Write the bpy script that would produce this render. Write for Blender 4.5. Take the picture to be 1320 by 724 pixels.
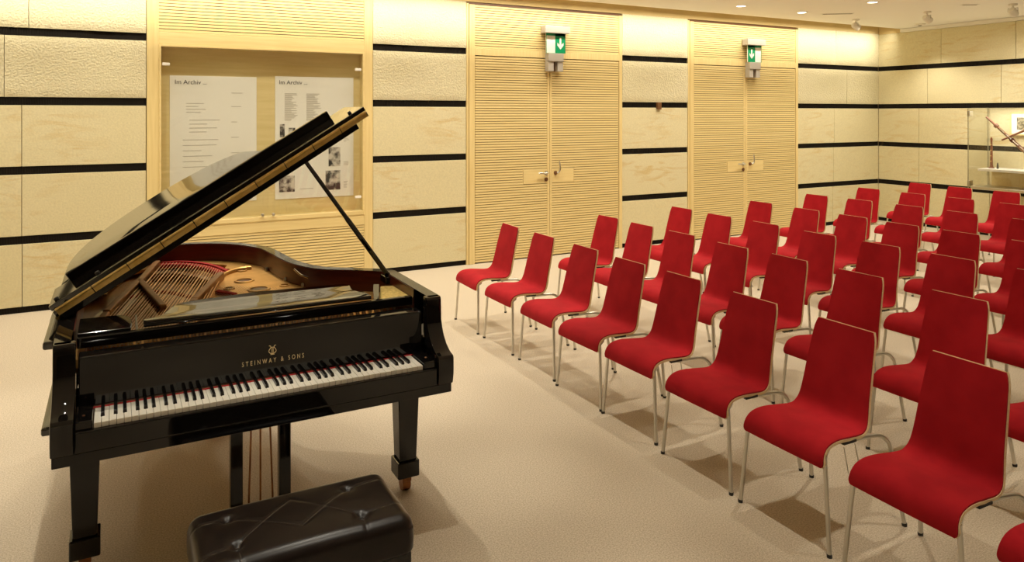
import bpy, bmesh, math, random
from math import sin, cos, pi, radians as R
from mathutils import Vector, Matrix

random.seed(7)
for o in list(bpy.data.objects):
    bpy.data.objects.remove(o)
SC = bpy.context.scene
COL = SC.collection

# ------------------------------------------------------------------ camera
cam = bpy.data.cameras.new('camera'); camo = bpy.data.objects.new('camera', cam); COL.objects.link(camo)
CAMH = 1.8245
camo.location = (0, 0, CAMH)
camo.rotation_euler = (R(90), 0, R(-28.415))
cam.sensor_width = 36; cam.lens = 945.3 / 1320 * 36
cam.shift_y = -217.0 / 1320
cam.clip_start = .02; cam.clip_end = 60
SC.camera = camo

# ------------------------------------------------------------------ view + world
SC.view_settings.view_transform = 'Standard'; SC.view_settings.look = 'None'
SC.view_settings.gamma = 1; SC.view_settings.use_curve_mapping = False
SC.view_settings.exposure = 0.24
w = bpy.data.worlds.new('world'); SC.world = w; w.use_nodes = True
w.node_tree.nodes['Background'].inputs[0].default_value = (.9, .8, .62, 1)
w.node_tree.nodes['Background'].inputs[1].default_value = .02

# ------------------------------------------------------------------ lights the room has, plus two added rows behind the viewer
WARM = (1.0, .93, .78)
def spot(x, y, z, power, size=47, blend=.6, rad=.014, rot=(0, 0, 0), col=WARM):
    l = bpy.data.lights.new('downlight_lamp', 'SPOT'); l.energy = power; l.spot_size = R(size); l.spot_blend = blend
    l.shadow_soft_size = rad; l.color = col
    o = bpy.data.objects.new('downlight_lamp', l); COL.objects.link(o); o.location = (x, y, z); o.rotation_euler = rot
    return o
def strip(x0, x1, y, z, h, power, tilt, col=WARM, spread=180):
    l = bpy.data.lights.new('cove_lamp', 'AREA'); l.shape = 'RECTANGLE'; l.size = x1 - x0; l.size_y = h; l.energy = power
    l.color = col; l.spread = R(spread)
    o = bpy.data.objects.new('cove_lamp', l); COL.objects.link(o); o.location = ((x0 + x1) / 2, y, z)
    o.rotation_euler = (R(tilt), 0, 0)
    return o
SPOT_W = 62
for ix in range(-3, 9):
    for iy in range(-2, 7):  # rows at negative y are added so the fallboard reflects a lit floor
        if iy == 6: spot(1.1 + 1.2 * ix, 6.93, 3.185, 74 if ix > -1 else 62, size=114, blend=.75)      # wide wall-washing row along the door wall
        elif iy == 5: spot(1.1 + 1.2 * ix, .53 + 1.07 * iy, 3.185, 46 if ix < 0 or ix > 3 else 66, size=104, blend=.9)
        elif ix == 8: spot(10.70, .53 + 1.07 * iy, 3.185, 46, size=104, blend=.8)
        else: spot(1.1 + 1.2 * ix, .53 + 1.07 * iy, 3.185, SPOT_W * (1.3 if ix == -2 and 1 < iy < 5 else 1))
strip(-3.1, 11.3, 7.64, 3.245, .04, 68, 34, spread=105)

# ------------------------------------------------------------------ materials
def mat(name, col, rough=.5, metal=0, coat=0, spec=None):
    m = bpy.data.materials.new(name); m.use_nodes = True
    b = m.node_tree.nodes['Principled BSDF']
    b.inputs['Base Color'].default_value = (*col, 1); b.inputs['Roughness'].default_value = rough
    b.inputs['Metallic'].default_value = metal
    if coat: b.inputs['Coat Weight'].default_value = coat; b.inputs['Coat Roughness'].default_value = .03
    if spec is not None: b.inputs['Specular IOR Level'].default_value = spec
    return m
class NT:
    def __init__(s, m): s.t = m.node_tree; s.b = s.t.nodes['Principled BSDF']
    def n(s, ty, **k):
        nd = s.t.nodes.new(ty)
        for a, v in k.items():
            if a.startswith('i_'):
                key = a[2:]; key = int(key) if key.isdigit() else key.replace('_', ' ')
                nd.inputs[key].default_value = v
            else: setattr(nd, a, v)
        return nd
    def l(s, a, b): s.t.links.new(a, b)
def ramp(nt, stops):
    r = nt.n('ShaderNodeValToRGB'); e = r.color_ramp.elements
    e[0].position, e[0].color = stops[0][0], (*stops[0][1], 1)
    e[1].position, e[1].color = stops[1][0], (*stops[1][1], 1)
    for p, c in stops[2:]:
        q = e.new(p); q.color = (*c, 1)
    return r
def noise_mat(name, c1, c2, scale, rough=.5, bump=0, bscale=None, stretch=(1, 1, 1), detail=4, perobj=False, metal=0, coat=0, dist=.01, lo=.35, hi=.65):
    m = mat(name, c1, rough, metal, coat); nt = NT(m)
    tc = nt.n('ShaderNodeTexCoord'); mp = nt.n('ShaderNodeMapping'); mp.inputs['Scale'].default_value = stretch
    nt.l(tc.outputs['Object'], mp.inputs['Vector'])
    v = mp.outputs['Vector']
    if perobj:
        oi = nt.n('ShaderNodeObjectInfo'); mul = nt.n('ShaderNodeVectorMath', operation='SCALE')
        mul.inputs[0].default_value = (31.7, 17.3, 23.9); nt.l(oi.outputs['Random'], mul.inputs['Scale'])
        ad = nt.n('ShaderNodeVectorMath', operation='ADD'); nt.l(v, ad.inputs[0]); nt.l(mul.outputs[0], ad.inputs[1]); v = ad.outputs[0]
    nz = nt.n('ShaderNodeTexNoise'); nz.inputs['Scale'].default_value = scale; nz.inputs['Detail'].default_value = detail
    nt.l(v, nz.inputs['Vector'])
    r = ramp(nt, [(lo, c1), (hi, c2)]); nt.l(nz.outputs['Fac'], r.inputs['Fac']); nt.l(r.outputs['Color'], nt.b.inputs['Base Color'])
    if bump:
        n2 = nt.n('ShaderNodeTexNoise'); n2.inputs['Scale'].default_value = bscale or scale * 4; n2.inputs['Detail'].default_value = 3
        nt.l(v, n2.inputs['Vector'])
        bp = nt.n('ShaderNodeBump'); bp.inputs['Strength'].default_value = bump; bp.inputs['Distance'].default_value = dist
        nt.l(n2.outputs['Fac'], bp.inputs['Height']); nt.l(bp.outputs['Normal'], nt.b.inputs['Normal'])
    return m
def stone_mat(name, base, vein, amount, bump, bscale):
    m = mat(name, base, .75); nt = NT(m)
    tc = nt.n('ShaderNodeTexCoord'); oi = nt.n('ShaderNodeObjectInfo')
    mul = nt.n('ShaderNodeVectorMath', operation='SCALE'); mul.inputs[0].default_value = (31.7, 17.3, 23.9)
    nt.l(oi.outputs['Random'], mul.inputs['Scale'])
    ad = nt.n('ShaderNodeVectorMath', operation='ADD'); nt.l(tc.outputs['Object'], ad.inputs[0]); nt.l(mul.outputs[0], ad.inputs[1])
    n1 = nt.n('ShaderNodeTexNoise'); n1.inputs['Scale'].default_value = .55; n1.inputs['Detail'].default_value = 5; n1.inputs['Distortion'].default_value = 1.6
    nt.l(ad.outputs[0], n1.inputs['Vector'])
    # long slanting veins
    mp = nt.n('ShaderNodeMapping'); mp.inputs['Rotation'].default_value = (.0, .5, .2); mp.inputs['Scale'].default_value = (.8, .8, 3.4)
    nt.l(ad.outputs[0], mp.inputs['Vector'])
    n2 = nt.n('ShaderNodeTexNoise'); n2.inputs['Scale'].default_value = 2.1; n2.inputs['Detail'].default_value = 7; n2.inputs['Distortion'].default_value = 2.2
    nt.l(mp.outputs['Vector'], n2.inputs['Vector'])
    r1 = ramp(nt, [(.36, base), (.7, tuple(c * k for c, k in zip(base, (1.02, 1.03, 1.08))))]); nt.l(n1.outputs['Fac'], r1.inputs['Fac'])
    r2 = ramp(nt, [(.50, (0, 0, 0)), (.66, (1, 1, 1))]); nt.l(n2.outputs['Fac'], r2.inputs['Fac'])
    r3 = ramp(nt, [(.42, (0, 0, 0)), (.62, (amount,) * 3)]); nt.l(n1.outputs['Fac'], r3.inputs['Fac'])
    mm = nt.n('ShaderNodeMath', operation='MULTIPLY'); nt.l(r2.outputs['Color'], mm.inputs[0]); nt.l(r3.outputs['Color'], mm.inputs[1])
    mx = nt.n('ShaderNodeMix', data_type='RGBA'); nt.l(mm.outputs[0], mx.inputs['Factor']); nt.l(r1.outputs['Color'], mx.inputs['A']); mx.inputs['B'].default_value = (*vein, 1)
    # fine grain
    n3 = nt.n('ShaderNodeTexNoise'); n3.inputs['Scale'].default_value = bscale; n3.inputs['Detail'].default_value = 4; nt.l(ad.outputs[0], n3.inputs['Vector'])
    hs = nt.n('ShaderNodeHueSaturation'); nt.l(mx.outputs['Result'], hs.inputs['Color'])
    mr = nt.n('ShaderNodeMapRange'); mr.inputs[1].default_value = .3; mr.inputs[2].default_value = .7; mr.inputs[3].default_value = .93; mr.inputs[4].default_value = 1.05
    nt.l(n3.outputs['Fac'], mr.inputs[0]); nt.l(mr.outputs[0], hs.inputs['Value'])
    nt.l(hs.outputs['Color'], nt.b.inputs['Base Color'])
    bp = nt.n('ShaderNodeBump'); bp.inputs['Strength'].default_value = bump; bp.inputs['Distance'].default_value = .012
    nt.l(n3.outputs['Fac'], bp.inputs['Height']); nt.l(bp.outputs['Normal'], nt.b.inputs['Normal'])
    return m
STONE = (.70, .62, .375); VEIN = (.60, .42, .15)
M = {}
M['stone_smooth'] = stone_mat('stone_smooth', STONE, VEIN, .62, .12, 60)
M['stone_rough'] = stone_mat('stone_rough', (.70, .63, .40), VEIN, .10, .8, 55)
M['stone_edge'] = mat('stone_edge', (.80, .68, .46), .7)
M['band'] = mat('band', (.010, .007, .004), .8, spec=.2)
M['wood'] = noise_mat('wood', (.74, .57, .25), (.81, .64, .30), 3, .45, stretch=(14, 14, .7), detail=5, perobj=True)
M['wood_h'] = noise_mat('wood_h', (.75, .58, .255), (.81, .64, .30), 3, .45, stretch=(.7, 14, 14), detail=5, perobj=True)
M['groove'] = mat('groove', (.13, .08, .022), .8)  # dark brown puts the shade inside the cuts into their colour
M['board'] = noise_mat('board', (.74, .59, .27), (.80, .65, .32), 3, .5, stretch=(.8, 12, 12), detail=4)
M['carpet'] = noise_mat('carpet', (.40, .335, .245), (.62, .525, .40), 150, .95, bump=.5, bscale=220, detail=3, dist=.006)
M['ceiling'] = mat('ceiling', (.90, .88, .83), .9)
M['cream'] = mat('cream', (.80, .66, .40), .85)
M['yellow'] = noise_mat('yellow', (.66, .50, .22), (.72, .55, .26), 2, .8, detail=3)
M['white_trim'] = mat('white_trim', (.84, .80, .70), .6)
M['wallpaint'] = mat('wallpaint', (.70, .56, .34), .8)
M['dark_wall'] = noise_mat('dark_wall', (.10, .06, .03), (.16, .10, .05), 3, .5, stretch=(8, 8, .6))  # unseen front wall, coloured dark to keep the lacquer reflections dim
M['steel'] = mat('steel', (.62, .60, .55), .28, 1)
M['chrome'] = mat('chrome', (.75, .73, .68), .15, 1)
M['ply'] = noise_mat('ply', (.86, .63, .34), (.92, .71, .42), 6, .35, stretch=(1, 1, 20), perobj=True)
M['red'] = noise_mat('red', (.315, .0040, .0095), (.38, .007, .013), 9, .85, bump=.12, bscale=700, detail=3, perobj=True, dist=.002)
NT(M['red']).b.inputs['Sheen Weight'].default_value = .12
NT(M['red']).b.inputs['Sheen Tint'].default_value = (1, .25, .25, 1)
NT(M['red']).b.inputs['Specular IOR Level'].default_value = .15
M['rubber'] = mat('rubber', (.02, .018, .016), .6)
M['lacquer'] = mat('lacquer', (.0055, .0045, .004), .05)
M['ebony'] = mat('ebony', (.008, .007, .007), .25)
M['ivory'] = mat('ivory', (.90, .86, .75), .22)
M['gold_leaf'] = mat('gold_leaf', (.80, .64, .34), .4)
M['polish'] = mat('polish', (.006, .005, .004), .04); M['polish'].node_tree.nodes['Principled BSDF'].inputs['IOR'].default_value = 1.95
M['felt_red'] = noise_mat('felt_red', (.42, .012, .015), (.55, .03, .025), 80, .9)
M['mahogany'] = noise_mat('mahogany', (.07, .009, .005), (.13, .020, .009), 5, .28, stretch=(1, 1, 9))
M['gold_plate'] = noise_mat('gold_plate', (.62, .34, .09), (.74, .43, .13), 14, .38, metal=.75, bump=.05, bscale=90)
M['gold_rough'] = noise_mat('gold_rough', (.50, .36, .09), (.80, .62, .22), 70, .5, metal=.4, bump=.6, bscale=90, dist=.006)
M['brass'] = noise_mat('brass', (.80, .55, .16), (.92, .68, .26), 30, .36, metal=.7)
M['brass_dark'] = noise_mat('brass_dark', (.24, .09, .03), (.36, .15, .05), 20, .3, metal=.6)
M['copper'] = mat('copper', (.80, .52, .30), .32, 1)
M['bronze'] = noise_mat('bronze', (.34, .16, .055), (.44, .22, .08), 12, .4, metal=.5)
M['string'] = mat('string', (.52, .47, .38), .3, 1)
M['spruce'] = noise_mat('spruce', (.40, .19, .05), (.50, .26, .075), 4, .35, stretch=(12, 1, 1), coat=.4)
M['leather'] = noise_mat('leather', (.008, .0050, .0042), (.012, .0075, .0062), 30, .30, bump=.10, bscale=260, dist=.003)
NT(M['leather']).b.inputs['Specular IOR Level'].default_value = .32
M['thread'] = mat('thread', (.16, .13, .10), .6)
M['paper'] = mat('paper', (.90, .87, .78), .8)
M['ink'] = mat('ink', (.06, .05, .045), .8)
M['grey_ink'] = mat('grey_ink', (.50, .46, .38), .8)
M['print'] = noise_mat('print', (.045, .04, .035), (.66, .61, .52), 14, .7, detail=6, perobj=True, lo=.42, hi=.6)
M['plastic'] = mat('plastic', (.50, .46, .40), .45)
M['plastic_w'] = mat('plastic_w', (.82, .78, .70), .4)
M['glass_edge'] = mat('glass_edge', (.30, .27, .17), .3)
M['green'] = mat('green', (.0, .30, .12), .35)
M['brown'] = mat('brown', (.16, .07, .025), .4)
M['bassoon'] = noise_mat('bassoon', (.14, .035, .015), (.26, .08, .03), 20, .3)
M['sepia'] = noise_mat('sepia', (.05, .04, .02), (.45, .40, .25), 30, .6, detail=5)
def emis(name, col, s):
    m = mat(name, col, .5); b = m.node_tree.nodes['Principled BSDF']; b.inputs['Emission Color'].default_value = (*col, 1); b.inputs['Emission Strength'].default_value = s
    return m
M['lamp_glow'] = emis('lamp_glow', (1, .93, .78), 6)
def glass_mat():
    m = bpy.data.materials.new('pane_glass'); m.use_nodes = True; t = m.node_tree; t.nodes.clear()
    o = t.nodes.new('ShaderNodeOutputMaterial'); mx = t.nodes.new('ShaderNodeMixShader'); tr = t.nodes.new('ShaderNodeBsdfTransparent'); gl = t.nodes.new('ShaderNodeBsdfGlossy')
    lw = t.nodes.new('ShaderNodeLayerWeight'); lw.inputs['Blend'].default_value = .5
    pw = t.nodes.new('ShaderNodeMath'); pw.operation = 'POWER'; pw.inputs[1].default_value = 5
    mr = t.nodes.new('ShaderNodeMapRange'); mr.inputs[3].default_value = .06; mr.inputs[4].default_value = 1
    tr.inputs[0].default_value = (.97, .975, .965, 1); gl.inputs['Roughness'].default_value = .02
    t.links.new(lw.outputs['Facing'], pw.inputs[0]); t.links.new(pw.outputs[0], mr.inputs[0]); t.links.new(mr.outputs[0], mx.inputs[0])
    t.links.new(tr.outputs[0], mx.inputs[1]); t.links.new(gl.outputs[0], mx.inputs[2]); t.links.new(mx.outputs[0], o.inputs[0])
    return m
M['glass'] = glass_mat()

# ------------------------------------------------------------------ mesh helpers (all shapes given in world metres)
class MB:
    def __init__(s): s.v = []; s.f = []; s.mi = None
    def add(s, vs, fs):
        k = len(s.v); s.v += [tuple(p) for p in vs]; s.f += [tuple(i + k for i in f) for f in fs]; return s
    def box(s, x0, x1, y0, y1, z0, z1):
        return s.add([(x0, y0, z0), (x1, y0, z0), (x1, y1, z0), (x0, y1, z0), (x0, y0, z1), (x1, y0, z1), (x1, y1, z1), (x0, y1, z1)],
                     [(0, 3, 2, 1), (4, 5, 6, 7), (0, 1, 5, 4), (1, 2, 6, 5), (2, 3, 7, 6), (3, 0, 4, 7)])
    def prism(s, pts, a, b, ax='z'):
        n = len(pts)
        def P(p, h):
            return {'z': (p[0], p[1], h), 'y': (p[0], h, p[1]), 'x': (h, p[0], p[1])}[ax]
        return s.add([P(p, a) for p in pts] + [P(p, b) for p in pts],
                     [tuple(range(n - 1, -1, -1)), tuple(range(n, 2 * n))] + [(i, (i + 1) % n, n + (i + 1) % n, n + i) for i in range(n)])
    def tube(s, pts, r, n=8, caps=True):
        pts = [Vector(p) for p in pts]; rs = r if isinstance(r, (list, tuple)) else [r] * len(pts)
        vs = []; up = None
        for i, p in enumerate(pts):
            d = ((pts[min(i + 1, len(pts) - 1)] - pts[max(i - 1, 0)])).normalized()
            if up is None: up = Vector((0, 0, 1)) if abs(d.z) < .9 else Vector((0, 1, 0))
            a = d.cross(up)
            if a.length < 1e-4: a = d.cross(Vector((1, 0, 0)))
            a.normalize(); b = d.cross(a); up = a.cross(d) if False else up
            for k in range(n):
                t = 2 * pi * k / n; vs.append(p + (a * cos(t) + b * sin(t)) * rs[i])
        fs = [(i * n + k, i * n + (k + 1) % n, (i + 1) * n + (k + 1) % n, (i + 1) * n + k) for i in range(len(pts) - 1) for k in range(n)]
        if caps: fs += [tuple(range(n - 1, -1, -1)), tuple(range((len(pts) - 1) * n, len(pts) * n))]
        return s.add(vs, fs)
    def lathe(s, c, prof, n=16, ax=Vector((0, 0, 1))):
        ax = Vector(ax).normalized(); c = Vector(c)
        a = ax.orthogonal().normalized(); b = ax.cross(a)
        vs = []
        for r, h in prof:
            for k in range(n):
                t = 2 * pi * k / n; vs.append(c + ax * h + (a * cos(t) + b * sin(t)) * r)
        m = len(prof)
        fs = [(i * n + k, i * n + (k + 1) % n, (i + 1) * n + (k + 1) % n, (i + 1) * n + k) for i in range(m - 1) for k in range(n)]
        fs += [tuple(range(n - 1, -1, -1)), tuple(range((m - 1) * n, m * n))]
        return s.add(vs, fs)
    def taper(s, x0, x1, y0, y1, z0, X0, X1, Y0, Y1, z1):
        return s.add([(x0, y0, z0), (x1, y0, z0), (x1, y1, z0), (x0, y1, z0), (X0, Y0, z1), (X1, Y0, z1), (X1, Y1, z1), (X0, Y1, z1)],
                     [(0, 3, 2, 1), (4, 5, 6, 7), (0, 1, 5, 4), (1, 2, 6, 5), (2, 3, 7, 6), (3, 0, 4, 7)])
    def xf(s, mtx):
        s.v = [tuple(mtx @ Vector(p)) for p in s.v]; return s
    def mesh(s, name, m, org=(0, 0, 0), bevel=0, seg=2, smooth=False, fix=True, angle=40):
        me = bpy.data.meshes.new(name)
        me.from_pydata([(p[0] - org[0], p[1] - org[1], p[2] - org[2]) for p in s.v], [], s.f)
        if s.mi: me.polygons.foreach_set('material_index', s.mi + [0] * (len(s.f) - len(s.mi)))
        bm = bmesh.new(); bm.from_mesh(me)
        if fix: bmesh.ops.recalc_face_normals(bm, faces=bm.faces)
        if bevel:
            es = [e for e in bm.edges if len(e.link_faces) == 2 and e.calc_face_angle(0) > R(30)]
            bmesh.ops.bevel(bm, geom=es, offset=bevel, segments=seg, affect='EDGES', profile=.5, clamp_overlap=True)
        for f in bm.faces: f.smooth = smooth
        if smooth:
            for e in bm.edges:
                if len(e.link_faces) == 2 and e.calc_face_angle(0) > R(angle): e.smooth = False
        bm.to_mesh(me); bm.free()
        for x in (m if isinstance(m, (list, tuple)) else [m]): me.materials.append(M[x] if isinstance(x, str) else x)
        return me
    def build(s, name, m, parent=None, org=(0, 0, 0), **k):
        o = bpy.data.objects.new(name, s.mesh(name, m, org, **k)); COL.objects.link(o)
        if parent is not None: o.parent = parent
        else: o.location = org
        return o
def tag(o, label=None, cat=None, group=None, kind=None):
    if label: o['label'] = label
    if cat: o['category'] = cat
    if group: o['group'] = group
    if kind: o['kind'] = kind
    return o
def empty(name, loc, rz=0, **k):
    o = bpy.data.objects.new(name, None); COL.objects.link(o); o.location = loc; o.rotation_euler = (0, 0, rz); o.empty_display_size = .1
    return tag(o, **k)
def copy_tree(o, parent=None):
    c = o.copy(); COL.objects.link(c)
    if parent is not None: c.parent = parent
    for ch in list(o.children): copy_tree(ch, c)
    return c
def spline(P, n=8, closed=False):
    P = [Vector(p) for p in P]; out = []; m = len(P)
    rng = range(m) if closed else range(m - 1)
    for i in rng:
        p0 = P[(i - 1) % m] if closed or i > 0 else P[0] * 2 - P[1]
        p1 = P[i]; p2 = P[(i + 1) % m]
        p3 = P[(i + 2) % m] if closed or i + 2 < m else P[-1] * 2 - P[-2]
        for k in range(n):
            t = k / n
            out.append(.5 * ((2 * p1) + (p2 - p0) * t + (2 * p0 - 5 * p1 + 4 * p2 - p3) * t * t + (3 * p1 - p0 - 3 * p2 + p3) * t ** 3))
    if not closed: out.append(P[-1])
    return out
def text_mesh(name, s, size, m, mtx, parent=None, spacing=1.0, extrude=.0006, ux=1.0):
    cu = bpy.data.curves.new(name, 'FONT'); cu.body = s; cu.size = size; cu.extrude = extrude; cu.space_character = spacing
    cu.align_x = 'CENTER'
    t = bpy.data.objects.new(name, cu); COL.objects.link(t)
    bpy.context.view_layer.update()
    me = bpy.data.meshes.new_from_object(t.evaluated_get(bpy.context.evaluated_depsgraph_get()))
    bpy.data.objects.remove(t)
    me.materials.clear(); me.materials.append(M[m]); me.transform(mtx @ Matrix.Diagonal((ux, 1, 1, 1)))
    o = bpy.data.objects.new(name, me); COL.objects.link(o)
    if parent is not None: o.parent = parent
    o['kind'] = 'stuff'
    return o

# ================================================================== SETTING
YW, XR = 7.992, 11.397
XL, YF, ZC = -3.2, -6.0, 3.2
EDGE = 7.57          # the ceiling stops here, a light cove opens to the wall
floor = MB().box(XL, XR + .3, YF, YW + .3, -.1, 0).build('floor', 'carpet'); tag(floor, 'light beige short pile carpet floor', 'floor', kind='structure')
ceil = MB().box(XL, XR + .3, YF, EDGE, ZC, ZC + .05).build('ceiling', 'ceiling'); tag(ceil, 'cream plaster ceiling with downlights', 'ceiling', kind='structure')
cv = MB().box(XL, XR + .3, EDGE - .05, YW + .3, 3.55, 3.6).box(XL, XR + .3, EDGE - .05, EDGE, ZC + .05, 3.55).build('trim_1', 'white_trim')
tag(cv, 'light cove behind the ceiling edge along the door wall', 'cove', kind='structure')
wl = MB().box(XL - .2, XL, YF, YW + .3, 0, 3.6).build('wall_left', 'wallpaint'); tag(wl, 'plain light wall outside the view on the left', 'wall', kind='structure')
wf = MB().box(XL, XR + .3, YF - .2, YF, 0, 3.6).build('wall_front', 'dark_wall'); tag(wf, 'plain unseen wall behind the viewer, coloured dark for the lacquer reflections', 'wall', kind='structure')

# back wall: dark backing with slabs standing proud, wooden bays
YB = YW + .03
wb = MB().box(XL, XR + .3, YW + .16, YB + .28, 0, 3.55).build('wall_back', 'wallpaint')
tag(wb, 'wall of pale sandstone slabs, dark slots and slatted wooden bays', 'wall', kind='structure')
BAND = [(2.5235, 2.599), (1.891, 1.967), (1.259, 1.334), (.6255, .701), (0, .058)]
ROWS = [(2.599, 3.155), (1.967, 2.5235), (1.334, 1.891), (.701, 1.259), (.058, .6255)]
def slab(parent, ax, a0, a1, z0, z1, rough):
    """one stone slab; ax 'x': on the back wall between x=a0..a1, ax 'y': on the right wall between y=a0..a1"""
    g = .0025; a0 += g; a1 -= g
    mb = MB(); nx = 2
    if rough:
        nx = max(6, int((a1 - a0) / .05)); nz = 12
        rnd = random.Random(int(a0 * 1000) + int(z0 * 77))
        ph = [rnd.uniform(0, 6.28) for _ in range(6)]
        def dep(u, v):
            d = .003 * sin(7 * u + ph[0]) * sin(5 * v + ph[1])
            d += rnd.uniform(-.0012, .0012)
            if v < .04: d += -.004 + rnd.uniform(-.004, .005)
            return d
        vs = []
        for j in range(nz + 1):
            for i in range(nx + 1):
                u = a0 + (a1 - a0) * i / nx; v = (z1 - z0) * j / nz
                d = dep(u, v) + .012
                if i in (0, nx) or j in (0, nz): d -= .005
                vs.append((u, -d, z0 + v))
        fs = [(j * (nx + 1) + i, j * (nx + 1) + i + 1, (j + 1) * (nx + 1) + i + 1, (j + 1) * (nx + 1) + i) for j in range(nz) for i in range(nx)]
        # rim back to the wall
        b = len(vs)
        ring = [i for i in range(nx + 1)] + [j * (nx + 1) + nx for j in range(1, nz + 1)] + [nz * (nx + 1) + i for i in range(nx - 1, -1, -1)] + [j * (nx + 1) for j in range(nz - 1, 0, -1)]
        vs += [(vs[i][0], .03, vs[i][2]) for i in ring]
        n = len(ring)
        fs += [(ring[i], b + i, b + (i + 1) % n, ring[(i + 1) % n]) for i in range(n)]
        mb.add(vs, fs)
    else:
        mb.box(a0, a1, 0, .03, z0, z1)
    c = ((a0 + a1) / 2, .015, (z0 + z1) / 2)
    me = mb.mesh('stone_slab', 'stone_rough' if rough else 'stone_smooth', c, bevel=0 if rough else .002, seg=1, smooth=rough, angle=60)
    o = bpy.data.objects.new('stone_slab', me); COL.objects.link(o); o.parent = parent
    if ax == 'x': o.location = (c[0], YW + c[1], c[2])
    else: o.location = (XR + c[1], c[0], c[2]); o.rotation_euler = (0, 0, R(-90))
    return o
def band(parent, ax, a0, a1, z0, z1):
    mb = MB()
    if ax == 'x':
        mb.box(a0, a1, YW + .012, YW + .05, z0, z1)
        n = int((a1 - a0) / .02)
        for i in range(n):
            x = a0 + (a1 - a0) * (i + .5) / n; mb.box(x - .004, x + .004, YW + .007, YW + .012, z0, z1)
    else:
        mb.box(XR + .012, XR + .05, a0, a1, z0, z1)
        n = int((a1 - a0) / .02)
        for i in range(n):
            y = a0 + (a1 - a0) * (i + .5) / n; mb.box(XR + .007, XR + .012, y - .004, y + .004, z0, z1)
    return mb.build('dark_slot', 'band', parent)
SECT = [(XL, .267, [[-2.795, -1.745, -.695], [-2.98, -1.93, -.88], [-2.85, -1.80, -.749], [-2.85, -1.80, -.749], [-2.85, -1.80, -.745]]),
        (2.545, 3.70, [[], [], [], [], []]), (6.01, 7.166, [[], [], [], [], []]),
        (9.424, XR, [[10.319], [10.58], [10.28], [10.26], [10.245]])]
for x0, x1, J in SECT:
    for r, (z0, z1) in enumerate(ROWS):
        xs = [x0] + J[r] + [x1]
        for a, b in zip(xs, xs[1:]):
            slab(wb, 'x', a, b, z0, z1, r < 2)
    for z0, z1 in BAND: band(wb, 'x', x0, x1, z0, z1)
# painted strip above the slabs, inside the cove
MB().box(XL, XR, YW, YW + .05, 3.158, 3.55).build('upper_strip', 'yellow', wb)

# right wall
wr = MB().box(XR + .05, XR + .3, YF, YB + .02, 0, 3.55).build('wall_right', 'wallpaint')
tag(wr, 'sandstone slab wall with dark slots at the far end of the seats', 'wall', kind='structure')
RJ = [[6.918, 5.83, 4.74, 3.65, 2.56], [7.136, 6.03, 4.94, 3.85, 2.76], [7.281, 6.19, 5.1, 4.0, 2.9], [7.281, 6.19, 5.1, 4.0, 2.9], [7.281, 6.19, 5.1, 4.0, 2.9]]
for r, (z0, z1) in enumerate(ROWS):
    ys = [1.5] + sorted(RJ[r]) + [YW]
    for a, b in zip(ys, ys[1:]): slab(wr, 'y', a, b, z0, min(z1, 3.14), False)
for z0, z1 in BAND: band(wr, 'y', 1.5, YW, z0, z1)
tr2 = MB().box(XR - .05, XR + .05, YF, EDGE, 3.142, 3.196).build('trim_2', 'white_trim', bevel=.004); tag(tr2, 'thin white cornice under the ceiling over the far wall', 'cornice', kind='structure')
tr3 = MB().box(XR, XR + .05, EDGE, YW, 3.142, 3.55).build('trim_3', 'yellow'); tag(tr3, 'painted cove end above the far wall in the corner', 'cove', kind='structure')

# ---- grooved acoustic boards
def grooved(x0, x1, z0, z1, yf, pitch=.0316, gw=.0068, gd=.015, holes=()):
    """board with horizontal saw grooves; returns MB (board) and MB (groove bottoms) in one, two materials by face order"""
    mb = MB()
    n = max(1, round((z1 - z0) / pitch)); p = (z1 - z0) / n
    for i in range(n):
        a = z0 + i * p + gw / 2; b = z0 + (i + 1) * p - gw / 2
        mb.box(x0, x1, yf, yf + .02, a, b)
    k = len(mb.f); mb.box(x0, x1, yf + gd, yf + .022, z0, z1); mb.mi = [0] * k + [1] * 6
    return mb
def wood_part(name, x0, x1, y0, y1, z0, z1, parent, m='wood', bv=.002):
    c = ((x0 + x1) / 2, (y0 + y1) / 2, (z0 + z1) / 2)
    o = MB().box(x0, x1, y0, y1, z0, z1).build(name, m, parent, org=c, bevel=bv, seg=1); o.location = c
    return o
# bay with the display case
ZT = 3.125
wood_part('wood_post', .270, .378, YW - .012, YW + .05, 0, ZT, wb)
wood_part('wood_post', 2.445, 2.542, YW - .012, YW + .05, 0, ZT, wb)
wood_part('wood_rail', .378, 2.445, YW - .012, YW + .05, 2.497, 2.618, wb, 'wood_h')
wood_part('wood_rail', .378, 2.445, YW - .012, YW + .05, .575, .69, wb, 'wood_h')
wood_part('wood_rail', .378, 2.445, YW - .012, YW + .05, 0, .05, wb, 'wood_h')
grooved(.378, 2.445, 2.618, ZT, YW - .006).build('grooved_panel', ['wood_h', 'groove'], wb)
grooved(.378, 2.445, .05, .575, YW - .006).build('grooved_panel', ['wood_h', 'groove'], wb)

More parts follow.
